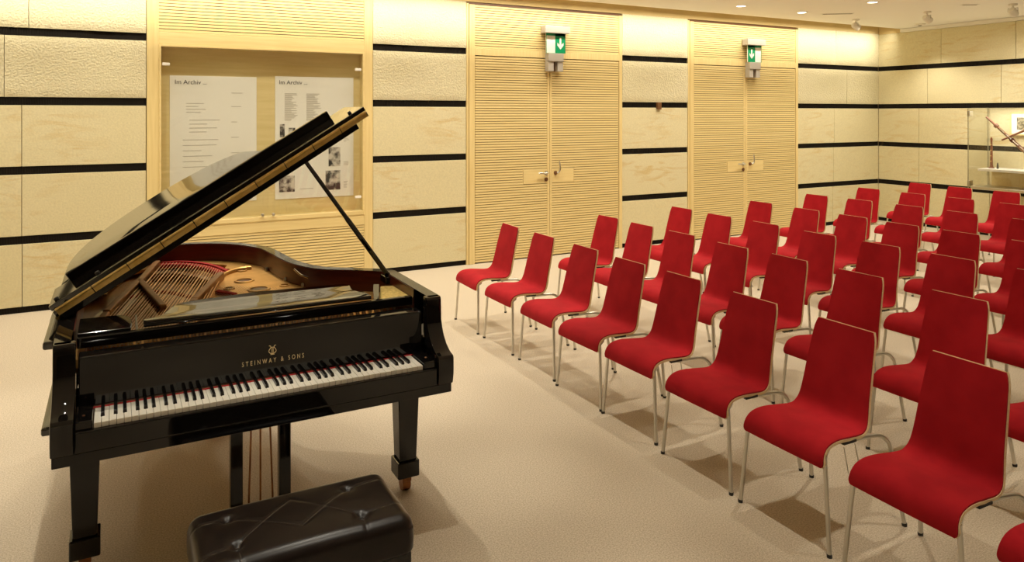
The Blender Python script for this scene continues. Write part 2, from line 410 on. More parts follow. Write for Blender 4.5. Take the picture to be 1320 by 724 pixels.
# ---- display case in the wall
dc = empty('display_case', (1.41, YW, .69), label='glazed wooden display case let into the wall, holding two posters', cat='display case')
O = (1.41, YW, .69)
f = MB()
f.box(.378, .396, YW - .02, YW + .14, .69, 2.497).box(2.425, 2.445, YW - .02, YW + .14, .69, 2.497)
f.box(.396, 2.425, YW - .02, YW + .14, 2.475, 2.497).box(.396, 2.425, YW - .02, YW + .14, .69, .735)
f.build('case_frame', 'wood_h', dc, O, bevel=.002, seg=1)
MB().box(.396, 2.425, YW + .10, YW + .14, .735, 2.475).build('back_board', 'board', dc, O)
MB().box(.396, 2.425, YW - .004, YW + .002, .735, 2.475).build('glass_pane', 'glass', dc, O)
for x in (.44, 2.375):
    for z in (2.30, .885):
        MB().box(x - .035, x + .035, YW - .012, YW - .0045, z - .012, z + .016).build('glass_clip', 'plastic_w', dc, O, bevel=.003, seg=1)
for x in (1.35, 1.46):
    MB().lathe((x, YW - .02, .757), [(.010, 0), (.010, .012), (.017, .014), (.017, .022), (.012, .028)], 12, (0, -1, 0)).build('knob', 'steel', dc, O, smooth=True)

def poster(x0, x1, z0, z1, label, photos, cols):
    c = ((x0 + x1) / 2, YW + .095, z0)
    r = empty('poster', c, label=label, cat='poster')
    yb = YW + .094
    MB().box(x0, x1, yb, yb + .005, z0, z1).build('sheet', 'paper', r, c)
    hx = x0 + (.04 if cols else .045)
    t = text_mesh('headline', 'Im Archiv ...', .062, 'ink', Matrix.Translation((hx + .15 - c[0], yb - .0015 - c[1], z1 - .085 - c[2])) @ Matrix.Rotation(R(90), 4, 'X'), r)
    tl = MB()
    rnd = random.Random(int(x0 * 100))
    for (tx, tw, tz0, tz1, st) in photos['text']:
        z = tz1
        while z > tz0:
            wd = tw * rnd.uniform(.45, 1); tl.box(tx, tx + wd, yb - .0012, yb, z - .006, z); z -= st
    tag(tl.build('text_lines', 'grey_ink', r, c), kind='stuff')
    for (px0, px1, pz0, pz1) in photos['pics']:
        cc = ((px0 + px1) / 2 - c[0], yb - .001 - c[1], (pz0 + pz1) / 2 - c[2])
        o = MB().box(-(px1 - px0) / 2, (px1 - px0) / 2, -.001, .001, -(pz1 - pz0) / 2, (pz1 - pz0) / 2).build('photo_print', 'print', r); o.location = cc
    return r
poster(.48, 1.311, .90, 2.197, 'white poster of faint text columns in the left half of the wall case',
       dict(text=[(.63, .22, 1.80, 1.92, .03), (.66, .30, 1.62, 1.75, .04), (.60, .34, 1.25, 1.55, .055), (1.06, .12, 2.0, 2.03, .04), (1.06, .18, 1.86, 1.89, .04), (1.06, .10, 1.70, 1.73, .04), (1.06, .15, 1.54, 1.57, .04), (1.06, .16, 1.38, 1.41, .04), (1.06, .14, 1.22, 1.25, .04)],
            pics=[]), 0)
poster(1.501, 2.351, .897, 2.213, 'white poster with dark photographs in the right half of the wall case',
       dict(text=[(1.60, .14, 1.74, 2.03, .013), (1.83, .16, 1.74, 2.03, .013), (1.57, .16, 1.45, 1.52, .014), (1.76, .24, .985, 1.0, .02), (2.24, .06, .99, 1.06, .016), (2.24, .06, 1.24, 1.28, .016), (2.24, .06, 1.5, 1.54, .016)],
            pics=[(1.541, 1.706, .971, 1.145), (2.038, 2.202, .971, 1.184), (2.072, 2.202, 1.23, 1.44), (2.06, 2.20, 1.52, 1.66), (1.549, 1.60, 1.56, 1.70), (1.64, 1.71, 1.56, 1.66), (1.80, 1.96, 1.40, 1.54)]), 1)

# ---- double doors
def double_door(nm, x0, x1, seam, lplate, rplate, label):
    d = empty(nm, ((x0 + x1) / 2, YW, 0), label=label, cat='door', kind='structure'); O = ((x0 + x1) / 2, YW, 0)
    fw = .075
    fr = MB().box(x0, x0 + fw, YW - .014, YW + .05, 0, ZT).box(x1 - .05, x1, YW - .014, YW + .05, 0, ZT).box(x0 + fw, x1 - .05, YW - .014, YW + .05, 2.515, 2.60)
    fr.build('door_frame', 'wood', d, O, bevel=.002, seg=1)
    grooved(x0 + fw, x1 - .05, 2.60, ZT, YW - .006).build('transom_panel', ['wood_h', 'groove'], d, O)
    for side, (a, b, pl) in enumerate(((x0 + fw + .006, seam - .003, lplate), (seam + .003, x1 - .056, rplate))):
        lf = MB()
        sx0, sx1 = (b - .028, b) if side == 0 else (a, a + .028)     # plain edge strip at the meeting stile
        g0, g1 = (a, sx0) if side == 0 else (sx1, b)
        z0, z1 = pl[2], pl[3]
        lf.mi = []
        for (p, q, r_, s_) in ((g0, g1, .012, z0), (g0, g1, z1, 2.508)):
            t = grooved(p, q, r_, s_, YW - .008); lf.add(t.v, t.f); lf.mi += t.mi
        for (p, q) in (((g0, pl[0]), ) if side == 0 else ((pl[1], g1), )):
            t = grooved(p, q, z0, z1, YW - .008); lf.add(t.v, t.f); lf.mi += t.mi
        lf.box(sx0, sx1, YW - .010, YW + .014, .012, 2.508)
        leaf = lf.build('door_leaf', ['wood_h', 'groove'], d, O)
        px0, px1 = (pl[0] + .004, sx0 - .002) if side == 0 else (sx1 + .002, pl[1] - .004)
        MB().box(px0, px1, YW - .010, YW + .014, z0 + .004, z1 - .004).build('handle_plate', 'wood_h', leaf, O, bevel=.001, seg=1)
        if side == 0:
            hx = seam - .055
            h = MB().lathe((hx, YW - .010, 1.06), [(.026, 0), (.026, .008), (.012, .010), (.011, .045)], 14, (0, -1, 0))
            h.tube([(hx, YW - .053, 1.06), (hx - .03, YW - .056, 1.06), (hx - .135, YW - .056, 1.062)], .011, 10)
            h.build('lever_handle', 'steel', leaf, O, smooth=True)
            MB().lathe((hx, YW - .010, .977), [(.026, 0), (.026, .008), (.009, .009), (.009, .014)], 14, (0, -1, 0)).build('lock_rosette', 'brown', leaf, O, smooth=True)
        else:
            hx = seam + .085
            h = MB().lathe((hx, YW - .010, 1.055), [(.026, 0), (.026, .008), (.012, .010), (.011, .04)], 14, (0, -1, 0))
            h.build('handle_rosette', 'brown', leaf, O, smooth=True)
            MB().tube(spline([(hx, YW - .05, 1.055), (hx + .03, YW - .058, 1.075), (hx + .042, YW - .058, 1.13), (hx + .03, YW - .056, 1.20)], 5), .010, 10).build('lever_handle', 'steel', leaf, O, smooth=True)
    # brown strip that paints the shadow in the gap above the bay
    MB().box(x0, x1, YW + .02, YW + .05, ZT, 3.158).build('top_gap_shade', 'brown', d, O)
    return d
double_door('door_1', 3.735, 6.005, 4.865, (4.478, 0, .925, 1.118), (0, 5.234, .925, 1.118), 'double slatted wooden door nearer the piano')
double_door('door_2', 7.20, 9.418, 8.292, (7.921, 0, .94, 1.116), (0, 8.663, .94, 1.116), 'double slatted wooden door nearer the room corner')
MB().box(.27, 2.542, YW + .02, YW + .05, ZT, 3.158).build('top_gap_shade', 'brown', wb)  # brown strip, gap shadow put in as colour
# pale edge strips beside the slab piers
for x in (3.715, 7.182):
    wood_part('edge_strip', x - .013, x + .016, YW - .006, YW + .05, 0, 3.14, wb, 'wood')

# ---- exit signs
def exit_sign(cx, label, flip):
    c = (cx, YW, 2.33); r = empty('exit_sign', c, label=label, cat='exit sign', group='exit signs over the doors')
    y0, y1 = YW - .13, YW - .016
    MB().box(cx - .185, cx + .185, y0, y1, 2.825, 2.92).build('lamp_housing', 'plastic', r, c, bevel=.006)
    yp = YW - .085
    MB().box(cx - .15, cx + .135, yp, yp + .008, 2.575, 2.825).build('sign_pane', 'paper', r, c)
    gx0, gx1 = (cx - .015, cx + .135) if not flip else (cx - .14, cx + .005)
    s_ = MB().box(gx0, gx1, yp - .004, yp, 2.578, 2.825)
    s_.box(cx - .15, cx + .135, yp - .004, yp, 2.795, 2.8245)
    s_.box(cx - .15, cx + .135, yp - .004, yp, 2.575, 2.5775)
    e0 = cx - .15 if not flip else cx + .129
    s_.box(e0, e0 + .006, yp - .004, yp, 2.578, 2.795)
    s_.build('green_field', 'green', r, c)
    ax = (gx0 + gx1) / 2
    a = MB().prism([(ax - .012, 2.77), (ax - .012, 2.68), (ax - .045, 2.71), (ax - .045, 2.675), (ax, 2.625), (ax + .045, 2.675), (ax + .045, 2.71), (ax + .012, 2.68), (ax + .012, 2.77)], yp - .0065, yp - .004, 'y')
    a.build('arrow', 'paper', r, c)
    MB().box(cx - .125, cx + .10, y0 + .02, y1, 2.47, 2.572).build('battery_box', 'plastic', r, c, bevel=.005)
    for x in (cx - .085, cx + .055):
        MB().box(x - .04, x + .04, y0 + .03, y1, 2.345, 2.468).build('bracket', 'plastic', r, c, bevel=.004)
    MB().box(cx - .044, cx + .014, YW - .03, YW - .015, 2.345, 2.468).build('cable_cover', 'brown', r, c)
exit_sign(4.915, 'green exit sign with white down arrow over the door nearer the piano', False)
exit_sign(8.40, 'green exit sign with white down arrow over the door nearer the corner', True)
# little box on the slot between the doors
tag(MB().box(6.60, 6.67, YW - .03, YW + .01, 1.87, 1.965).build('sensor_box', 'brown', org=(6.635, YW, 1.87), bevel=.004), 'small dark sensor box on the slot between the two doors', 'sensor')

# ---- ceiling fittings
def downlight(x, y, label):
    r = empty('ceiling_light', (x, y, ZC), label=label, cat='ceiling light', group='recessed ceiling downlights')
    O = (x, y, ZC)
    MB().lathe((x, y, ZC - .004), [(.075, .004), (.078, 0), (.060, -.002), (.056, .004)], 24).build('trim_ring', 'white_trim', r, O, smooth=True)
    MB().lathe((x, y, ZC - .0035), [(.055, 0), (.055, .003)], 20).build('lamp_disc', 'lamp_glow', r, O)
downlight(7.10, 6.914, 'small lit downlight over the second double door, nearest the piano side')
downlight(8.30, 6.970, 'small lit downlight nearest the corner along the door wall')
downlight(8.30, 5.899, 'small lit downlight in the ceiling further from the door wall')
sd = empty('smoke_detector', (10.96, 6.98, ZC), label='flat white smoke detector on the ceiling near the corner', cat='smoke detector')
MB().lathe((10.96, 6.98, ZC), [(.075, 0), (.075, -.012), (.055, -.022), (.03, -.024)], 20).build('base', 'plastic_w', sd, (10.96, 6.98, ZC), smooth=True)
MB().lathe((10.96, 6.98, ZC - .024), [(.028, 0), (.024, -.012)], 14).build('sensor_cap', 'plastic', sd, (10.96, 6.98, ZC), smooth=True)
def projector(x, y, az, label, power=0):
    O = (x, y, ZC); r = empty('spotlight', O, label=label, cat='spotlight', group='swivelling ceiling spotlights')
    MB().lathe((x, y, ZC), [(.05, 0), (.05, -.02), (.012, -.022), (.012, -.07)], 16).build('mount', 'plastic_w', r, O, smooth=True)
    d = Vector((cos(az), sin(az), -.55)).normalized(); c = Vector((x, y, ZC - .10))
    MB().lathe(c - d * .055, [(.03, 0), (.045, .02), (.05, .11), (.044, .112)], 18, d).build('lamp_head', 'plastic_w', r, O, smooth=True)
    MB().lathe(c + d * .050, [(.043, 0), (.043, .009)], 18, d).build('lens', 'rubber', r, O)
    s = d.cross(Vector((0, 0, 1))).normalized()
    if power:
        l = spot(*(c + d * .07), power, size=60, blend=.9, rad=.03, col=(1, .95, .86)); l.rotation_euler = d.to_track_quat('-Z', 'Y').to_euler()
    MB().tube([c + s * .055, c + s * .055 + Vector((0, 0, .045)), c - s * .055 + Vector((0, 0, .045)), c - s * .055], .006, 6).build('yoke', 'steel', r, O)
projector(9.62, 7.11, R(-20), 'swivelling white spotlight on the ceiling nearest the cove corner', 12)
projector(9.72, 6.09, R(-8), 'swivelling white spotlight in the middle of the ceiling group', 22)
projector(10.0, 5.15, R(8), 'swivelling white spotlight over the glass case, furthest along', 34)
def vent(x0, y0, x1, y1, label):
    dx, dy = x1 - x0, y1 - y0; L = math.hypot(dx, dy); a = math.atan2(dy, dx); c = ((x0 + x1) / 2, (y0 + y1) / 2, ZC)
    r = empty('air_vent', c, a, label=label, cat='vent')
    MB().box(-L / 2, L / 2, -.03, .03, -.006, 0).build('frame', 'ceiling', r, bevel=.002, seg=1)
    for y in (-.014, .014):
        MB().box(-L / 2 + .02, L / 2 - .02, y - .005, y + .005, -.008, -.006).build('slot', 'groove', r)
vent(8.67, 6.95, 9.0, 6.68, 'thin slot vent in the ceiling beside the downlights')
vent(9.48, 5.50, 9.66, 5.38, 'short slot vent in the ceiling between the spotlights')

# ================================================================== GLASS CASE ON THE FAR WALL
CY, CX0 = 6.21, 10.886
O = (11.39, 5.2, .75)
gc = empty('glass_case', O, label='frameless glass showcase with a white shelf on the far wall', cat='display case')
MB().box(CX0, XR - .002, CY - .004, CY + .004, .72, 1.885).build('side_pane', 'glass', gc, O)
MB().box(CX0 - .008, CX0, 4.2, CY + .004, .72, 1.885).build('front_pane', 'glass', gc, O)
MB().box(CX0, XR - .002, 4.2, CY - .004, 1.885, 1.893).build('top_pane', 'glass', gc, O)
MB().box(CX0 + .06, XR - .004, 4.2, CY - .10, .985, 1.02).build('shelf', 'plastic_w', gc, O, bevel=.003, seg=1)
MB().box(CX0 + .02, XR - .004, 4.2, CY - .02, .72, .76).build('bottom_board', 'steel', gc, O, bevel=.003, seg=1)
MB().box(XR - .10, XR - .004, 4.2, CY - .10, .76, .982).build('drawer_front', 'wood_h', gc, O, bevel=.003, seg=1)
for z in (.80, 1.81):
    MB().box(CX0 - .004, CX0 + .09, CY - .02, CY + .012, z - .04, z + .04).build('hinge', 'steel', gc, O, bevel=.004, seg=1)
for (ex_, ey_) in ((CX0, CY), (XR - .004, CY)):
    MB().box(ex_ - .004, ex_ + .004, CY - .0045, CY + .0045, .72, 1.885).build('pane_edge', 'glass_edge', gc, O)
l = bpy.data.lights.new('case_lamp', 'AREA'); l.shape = 'RECTANGLE'; l.size = .2; l.size_y = 1.7; l.energy = 9; l.color = (1, .95, .86)
lo_ = bpy.data.objects.new('case_lamp', l); COL.objects.link(lo_); lo_.location = (11.12, 5.25, 1.878)
# instruments
bo = (11.22, 5.85, 1.25)
bs = empty('bassoon', bo, label='dark red wooden bassoon hung slanting inside the glass case', cat='instrument')
X = 11.20
MB().tube([(X, 6.13, 1.76), (X, 6.0, 1.64), (X, 5.55, 1.22)], [.012, .016, .028], 10).build('long_joint', 'bassoon', bs, bo, smooth=True)
MB().tube([(X + .04, 5.98, 1.60), (X + .04, 5.50, 1.155)], .020, 10).build('wing_joint', 'bassoon', bs, bo, smooth=True)
MB().tube([(X - .03, 5.90, 1.43), (X - .03, 5.55, 1.60)], [.012, .018], 8).build('crook', 'bassoon', bs, bo, smooth=True)
for t in (.15, .35, .55, .75):
    y = 6.0 - .45 * t; z = 1.64 - .42 * t
    MB().tube([(X - .035, y, z + .02), (X - .035, y - .07, z - .045)], .007, 6).build('key_work', 'chrome', bs, bo, smooth=True)
for t in (.02, .5): 
    y = 6.0 - .45 * t; z = 1.64 - .42 * t
    MB().lathe((X, y, z), [(.032, -.02), (.032, .02)], 12, Vector((0, -.45, -.42))).build('joint_ring', 'bassoon', bs, bo)
co = (11.15, 6.03, 1.02)
cl = empty('clarinet', co, label='slim brown woodwind standing upright on the case shelf', cat='instrument')
MB().lathe(co, [(.040, 0), (.042, .006), (.024, .02), (.018, .05), (.014, .30), (.012, .40), (.016, .41), (.012, .43), (.007, .45)], 14).build('body', 'bassoon', cl, co, smooth=True)
for z in (.1, .18, .26, .34):
    MB().lathe((co[0] - .012, co[1], co[2] + z), [(.007, 0), (.007, .012)], 8, (-1, 0, 0)).build('key_work', 'brass', cl, co)
mo = (11.12, 5.93, 1.02)
tag(MB().lathe(mo, [(.014, 0), (.015, .02), (.011, .06), (.006, .085)], 12).build('mouthpiece', 'rubber', org=mo, smooth=True), 'small black mouthpiece standing beside the upright woodwind', 'mouthpiece')
po = (XR - .03, 5.72, 1.60)
pf = empty('picture_frame', po, label='small framed sepia picture behind the bassoon', cat='picture')
MB().box(XR - .032, XR - .013, 5.52, 5.88, 1.52, 1.81).build('mat_board', 'paper', pf, po)
fr = MB()
for a in ((5.51, 5.89, 1.81, 1.83), (5.51, 5.89, 1.50, 1.52), (5.51, 5.53, 1.52, 1.81), (5.87, 5.89, 1.52, 1.81)): fr.box(XR - .04, XR - .013, *a)
fr.build('frame', 'wood_h', pf, po)
MB().box(XR - .034, XR - .032, 5.60, 5.80, 1.58, 1.755).build('print', 'sepia', pf, po)

# ================================================================== CHAIRS
PROF = spline([(0, .350, 0), (.001, .375, 0), (.010, .402, 0), (.034, .425, 0), (.075, .437, 0), (.13, .4385, 0), (.20, .432, 0), (.262, .427, 0), (.297, .432, 0), (.322, .452, 0), (.337, .487, 0), (.352, .55, 0), (.378, .66, 0), (.402, .755, 0), (.424, .838, 0)], 4)
def half_w(i, n):
    t = i / (n - 1)
    w_ = .221 - .031 * min(1, t / .62) - .034 * max(0, (t - .62) / .38)
    if i < 4: w_ -= .012 * (1 - i / 4) ** 2
    if i > n - 4: w_ -= .010 * ((i - (n - 4)) / 3) ** 2
    return w_
def chair_sheet(off0, off1, dw=0, m=6, trim=(0, 0), crown=0):
    n = len(PROF); P = PROF; vs = []; rows = []
    for i in range(n):
        d = (P[min(i + 1, n - 1)] - P[max(i - 1, 0)]).normalized(); nr = Vector((-d.y, d.x, 0))     # up / forward side
        w_ = half_w(i, n) - dw
        if i == 0: sh = d * trim[0]
        elif i == n - 1: sh = -d * trim[1]
        else: sh = Vector((0, 0, 0))
        rows.append((P[i] + sh, nr, w_))
    for lay in (off0, off1):
        for p, nr, w_ in rows:
            for k in range(m + 1):
                u = -1 + 2 * k / m
                q = p + nr * (lay - (crown * u * u if lay == off1 else 0))
                vs.append((q.x, u * w_, q.y))
    N = n * (m + 1); fs = []
    idx = lambda l, i, k: l * N + i * (m + 1) + k
    for i in range(n - 1):
        for k in range(m):
            fs.append((idx(1, i, k), idx(1, i, k + 1), idx(1, i + 1, k + 1), idx(1, i + 1, k)))
            fs.append((idx(0, i, k), idx(0, i + 1, k), idx(0, i + 1, k + 1), idx(0, i, k + 1)))
        for k in (0, m):
            fs.append((idx(0, i, k), idx(1, i, k), idx(1, i + 1, k), idx(0, i + 1, k)))
    for i in (0, n - 1):
        for k in range(m): fs.append((idx(0, i, k), idx(0, i, k + 1), idx(1, i, k + 1), idx(1, i, k)))
    return MB().add(vs, fs)
def make_chair():
    r = empty('chair', (0, 0, 0))
    chair_sheet(-.013, -.001).build('seat_shell', 'ply', r, smooth=True, angle=50)
    chair_sheet(-.002, .008, .0015, trim=(.002, .003), crown=.002).build('upholstery', 'red', r, smooth=True, angle=70)
    rr = .0095
    for s in (-1, 1):
        # front leg, straight
        l = MB().tube([(.004, s * .243, .008), (.020, s * .208, .395)], rr, 10).build('leg', 'steel', r, smooth=True)
        MB().lathe((.0035, s * .2435, 0), [(.011, 0), (.0115, .012), (.0098, .014)], 10).build('foot_cap', 'rubber', l)
        # rear leg with a bend into the seat frame
        pts = spline([(.492, s * .245, .008), (.462, s * .228, .20), (.440, s * .217, .335), (.424, s * .210, .375), (.388, s * .198, .402), (.32, s * .180, .404), (.21, s * .172, .404)], 5)
        l = MB().tube(pts, rr, 10).build('leg', 'steel', r, smooth=True)
        MB().lathe((.4925, s * .2455, 0), [(.011, 0), (.0115, .012), (.0098, .014)], 10).build('foot_cap', 'rubber', l)
    MB().tube([(.020, -.208, .395), (.05, -.20, .408), (.05, .20, .408), (.020, .208, .395)], rr, 8).tube([(.22, -.188, .407), (.22, .188, .407)], rr, 8).build('seat_frame', 'steel', r, smooth=True)
    for s in (-1, 1):
        MB().box(.15, .23, s * .192 - .010, s * .192 + .007, .411, .4205).build('buffer', 'rubber', r)
    return r
ORD = ['first', 'second', 'third', 'fourth', 'fifth', 'sixth', 'seventh', 'eighth', 'ninth']
ROWN = ['front row facing the piano', 'second row from the piano', 'third row from the piano', 'fourth row from the piano', 'fifth row from the piano', 'sixth row from the piano', 'rearmost row before the far wall']
CHAIRS = [
    [(3.055, 5.685, -2), (3.05, 5.09, 0), (3.045, 4.49, 0), (3.025, 3.925, 1.5), (3.03, 3.41, 1), (3.003, 2.825, 1), (2.998, 2.270, 0), (2.987, 1.710, -1), (2.985, 1.150, 0)],
    [(4.125, 5.69, 1), (4.10, 5.16, 0), (4.09, 4.62, 2), (4.046, 4.022, 1), (4.051, 3.51, 0), (4.038, 2.948, 1), (4.014, 2.339, 0), (4.00, 1.74, 0)],
    [(5.172, 5.854, 0), (5.13, 5.261, 1.5), (5.115, 4.689, 0), (5.069, 4.069, 2), (5.063, 3.528, .5), (5.045, 2.984, 0), (5.03, 2.42, 0)],
    [(6.282, 5.813, 1), (6.233, 5.182, -1), (6.206, 4.626, -1), (6.151, 4.082, 0), (6.147, 3.566, 0), (6.13, 3.02, 0)],
    [(7.408, 6.0, 0), (7.425, 5.433, .5), (7.413, 4.847, -1), (7.39, 4.27, 1), (7.38, 3.66, 0)],
    [(8.644, 6.188, 1), (8.59, 5.567, -1), (8.564, 4.975, -1), (8.53, 4.38, 0)],
    [(9.90, 6.307, -1), (9.83, 5.706, 1), (9.80, 5.11, 1)]]
proto = make_chair(); first = True
for ri, row in enumerate(CHAIRS):
    for ci, (bx, y, a) in enumerate(row):
        c = proto if first else copy_tree(proto); first = False
        c.location = (bx - .424, y, 0); c.rotation_euler = (0, 0, R(a))
        tag(c, 'red chair on metal legs, %s from door wall, %s' % (ORD[ci], ROWN[ri]), 'chair', 'rows of red padded chairs')
        if ri == 0 and ci in (4, 6):
            MB().tube([(.155, -.196, .400), (.150, -.222, .300), (.215, -.226, .318), (.225, -.196, .402)], .0022, 6).build('row_link', 'steel', c)

# ================================================================== PIANO
PO = (.545, 3.9, 0)
piano = empty('grand_piano', PO, label='black lacquered grand piano with propped lid and gold lettering', cat='piano')
def P(mb, name, m, parent=None, **k):
    return mb.build(name, m, parent or piano, PO, **k)
XLp, XRp, YFp = -.195, 1.287, 2.905
curve = spline([(1.287, 3.60, 0), (1.270, 3.70, 0), (1.13, 3.82, 0), (.975, 3.945, 0), (.893, 4.16, 0), (.862, 4.42, 0), (.832, 4.65, 0), (.77, 4.79, 0), (.70, 4.90, 0), (.575, 5.01, 0), (.40, 5.075, 0), (.20, 5.06, 0), (.02, 4.97, 0), (-.11, 4.80, 0), (-.18, 4.55, 0), (-.195, 4.25, 0)], 5)
outer = [(1.287, 3.06)] + [(p.x, p.y) for p in curve] + [(-.195, 3.06)]
def inset(poly, d):
    out = []
    n = len(poly)
    for i in range(n):
        a = Vector(poly[max(i - 1, 0)]); b = Vector(poly[min(i + 1, n - 1)]); t = (b - a).normalized()
        out.append((poly[i][0] - t.y * d, poly[i][1] + t.x * d))
    return out
T = .055
outer_i = [(1.287, 3.24)] + outer[1:-1] + [(-.195, 3.24)]
inner = inset(outer, T)
n = len(outer)
# rim: outer lacquer wall, top edge
rim = MB()
zs0, zs1 = .655, 1.0
vs = [(x, y, zs0) for x, y in outer] + [(x, y, zs1) for x, y in outer] + [(x, y, zs1) for x, y in inner] + [(x, y, zs0) for x, y in inner]
fs = []
for i in range(n - 1):
    for a, b in ((0, 1), (1, 2), (3, 0)):
        fs.append((a * n + i, a * n + i + 1, b * n + i + 1, b * n + i))
fs += [(0, n, 2 * n, 3 * n), (n - 1, 4 * n - 1, 3 * n - 1, 2 * n - 1)]
rim.add(vs, fs)
P(rim, 'rim', 'lacquer', smooth=True, angle=35)
inn = MB()
inner = inset(outer_i, T); inner2 = inset(outer_i, T + .004)
vs = [(x, y, .80) for x, y in inner] + [(x, y, .997) for x, y in inner] + [(x, y, .997) for x, y in inner2] + [(x, y, .80) for x, y in inner2]
fs = [(a * n + i, a * n + i + 1, b * n + i + 1, b * n + i) for i in range(n - 1) for a, b in ((0, 1), (1, 2), (2, 3), (3, 0))]
inn.add(vs, fs); P(inn, 'inner_rim', 'mahogany', smooth=True, angle=40)
# soundboard + plate
ins = inset(outer_i, T + .002)
P(MB().prism(ins, .835, .85), 'soundboard', 'spruce')
# plate: gold casting around the edge and in the treble
plate = MB()
edge_in = inset(outer, T + .10)
vs = [(x, y, .875) for x, y in inset(outer, T + .006)] + [(x, y, .892) for x, y in inset(outer, T + .006)] + [(x, y, .892) for x, y in edge_in] + [(x, y, .875) for x, y in edge_in]
plate.add(vs, [(a * n + i, a * n + i + 1, b * n + i + 1, b * n + i) for i in range(2, n - 3) for a, b in ((0, 1), (1, 2), (2, 3), (3, 0))])
treble = [(.36, 3.50), (1.225, 3.50), (1.225, 3.64), (1.10, 3.76), (.94, 3.89), (.84, 4.10), (.81, 4.40), (.78, 4.62), (.70, 4.78), (.62, 4.84), (.56, 4.62), (.50, 4.34), (.36, 3.86)]
plate.prism(treble, .872, .893)
P(plate, 'cast_plate', 'gold_plate', bevel=.004, seg=1)
for (hx, hy, hr) in ((.627, 4.27, .040), (.665, 4.03, .045), (.57, 4.60, .026), (.655, 4.55, .022), (.53, 4.12, .022), (.86, 3.86, .03), (.80, 4.05, .02)):
    h = P(MB().lathe((hx, hy, .893), [(hr * 1.35, 0), (hr * 1.25, .006), (hr, .007), (hr * .96, .0005)], 20), 'plate_boss', 'gold_plate', smooth=True)
    P(MB().lathe((hx, hy, .894), [(hr * .93, 0), (hr * .93, .001)], 20), 'sound_hole', 'brown', h)
def strut(a, b, w_, z0, z1, name='plate_strut'):
    a = Vector(a); b = Vector(b); d = (b - a).normalized(); s = Vector((-d.y, d.x)) * w_ / 2
    P(MB().prism([tuple(a - s), tuple(b - s), tuple(b + s), tuple(a + s)], z0, z1), name, 'bronze', bevel=.006, seg=2)
strut((.52, 4.38), (.335, 3.83), .035, .885, .935)
strut((.335, 3.83), (.26, 3.5), .035, .885, .935)
strut((.225, 4.93), (.115, 4.41), .035, .88, .93)
strut((.115, 4.41), (-.035, 3.78), .032, .88, .935)
strut((.115, 4.41), (.195, 3.76), .032, .88, .935)
strut((-.035, 3.78), (-.09, 3.5), .032, .88, .93)
rib = spline([(.505, 4.33, 0), (.55, 4.47, 0), (.63, 4.56, 0), (.71, 4.58, 0)], 6)
P(MB().tube([(p.x, p.y, .90) for p in rib], .013, 8), 'plate_rib', 'gold_plate', smooth=True)
# red felt under the string tails, bridges
fel = spline([(.22, 4.93, 0), (.33, 4.90, 0), (.43, 4.80, 0), (.50, 4.65, 0), (.545, 4.47, 0)], 6)
def ribbon(pts, w_, z0, z1):
    n_ = len(pts); L_, R_ = [], []
    for i, p in enumerate(pts):
        d = (pts[min(i + 1, n_ - 1)] - pts[max(i - 1, 0)]).normalized(); s = Vector((-d.y, d.x, 0)) * w_ / 2
        L_.append(p + s); R_.append(p - s)
    return MB().prism([(q.x, q.y) for q in L_ + R_[::-1]], z0, z1)
P(ribbon(fel, .045, .885, .905), 'string_felt', 'felt_red')
P(ribbon([p + Vector((.03, .05, 0)) for p in fel], .022, .888, .909), 'string_felt', 'felt_red')
P(ribbon(spline([(.19, 4.72, 0), (.30, 4.68, 0), (.40, 4.55, 0), (.47, 4.38, 0)], 6), .05, .85, .898), 'bass_bridge', 'spruce', bevel=.004, seg=1)
P(ribbon(spline([(.02, 4.10, 0), (.15, 4.22, 0), (.26, 4.15, 0), (.33, 4.02, 0)], 6), .02, .89, .903), 'string_felt', 'felt_red')
P(MB().prism([(.45, 4.03), (.53, 3.92), (.545, 3.94), (.47, 4.06)], .893, .91), 'string_felt', 'felt_red')
# strings
st = MB()
for i in range(34):
    t = i / 33; p = fel[int(t * (len(fel) - 1))]
    q = (-.10 + .40 * t, 3.42)
    st.tube([(p.x, p.y, .912), (q[0], q[1], .912)], .0022, 5, False)
P(st, 'bass_strings', 'copper')
bpy.data.objects['bass_strings']['kind'] = 'stuff'
st = MB()
for i in range(70):
    t = i / 69
    st.tube([(.30 + .62 * t, 3.42, .905), (-.02 + 1.02 * t - .06 * t * t, 4.55 - .72 * t, .905)], .0011, 4, False)
P(st, 'treble_strings', 'string')
bpy.data.objects['treble_strings']['kind'] = 'stuff'
# tuning pins on the pin block
tp = MB()
for i in range(88):
    for j in range(2):
        x = -.10 + 1.28 * (i + .5 * j) / 88; tp.lathe((x, 3.30 + .035 * j + .02 * (i % 2), .893), [(.0035, 0), (.0035, .022)], 6)
P(tp, 'tuning_pins', 'steel'); bpy.data.objects['tuning_pins']['kind'] = 'stuff'
P(MB().box(-.135, 1.23, 3.215, 3.50, .86, .892), 'pin_block', 'gold_plate')
P(MB().box(-.12, 1.21, 3.15, 3.215, .84, .905), 'action_rail', 'mahogany')
for x in (.088, .305, .72, 1.02):
    P(MB().tube([(x, 3.165, .907), (x, 3.20, .912)], .006, 8), 'rail_screw', 'brass', smooth=True)

# arms (cheeks)
armp = [(3.09, .655), (2.915, .655), (2.905, .70), (2.905, .765), (2.912, .778), (2.935, .782), (2.955, .79), (2.985, .808), (3.012, .835), (3.03, .865), (3.042, .90), (3.046, .99), (3.052, 1.0), (3.09, 1.0)]
for x0, x1 in ((XLp, -.125), (1.217, XRp)):
    P(MB().prism(armp, x0, x1, 'x'), 'arm', 'lacquer', bevel=.004, smooth=True, angle=25)
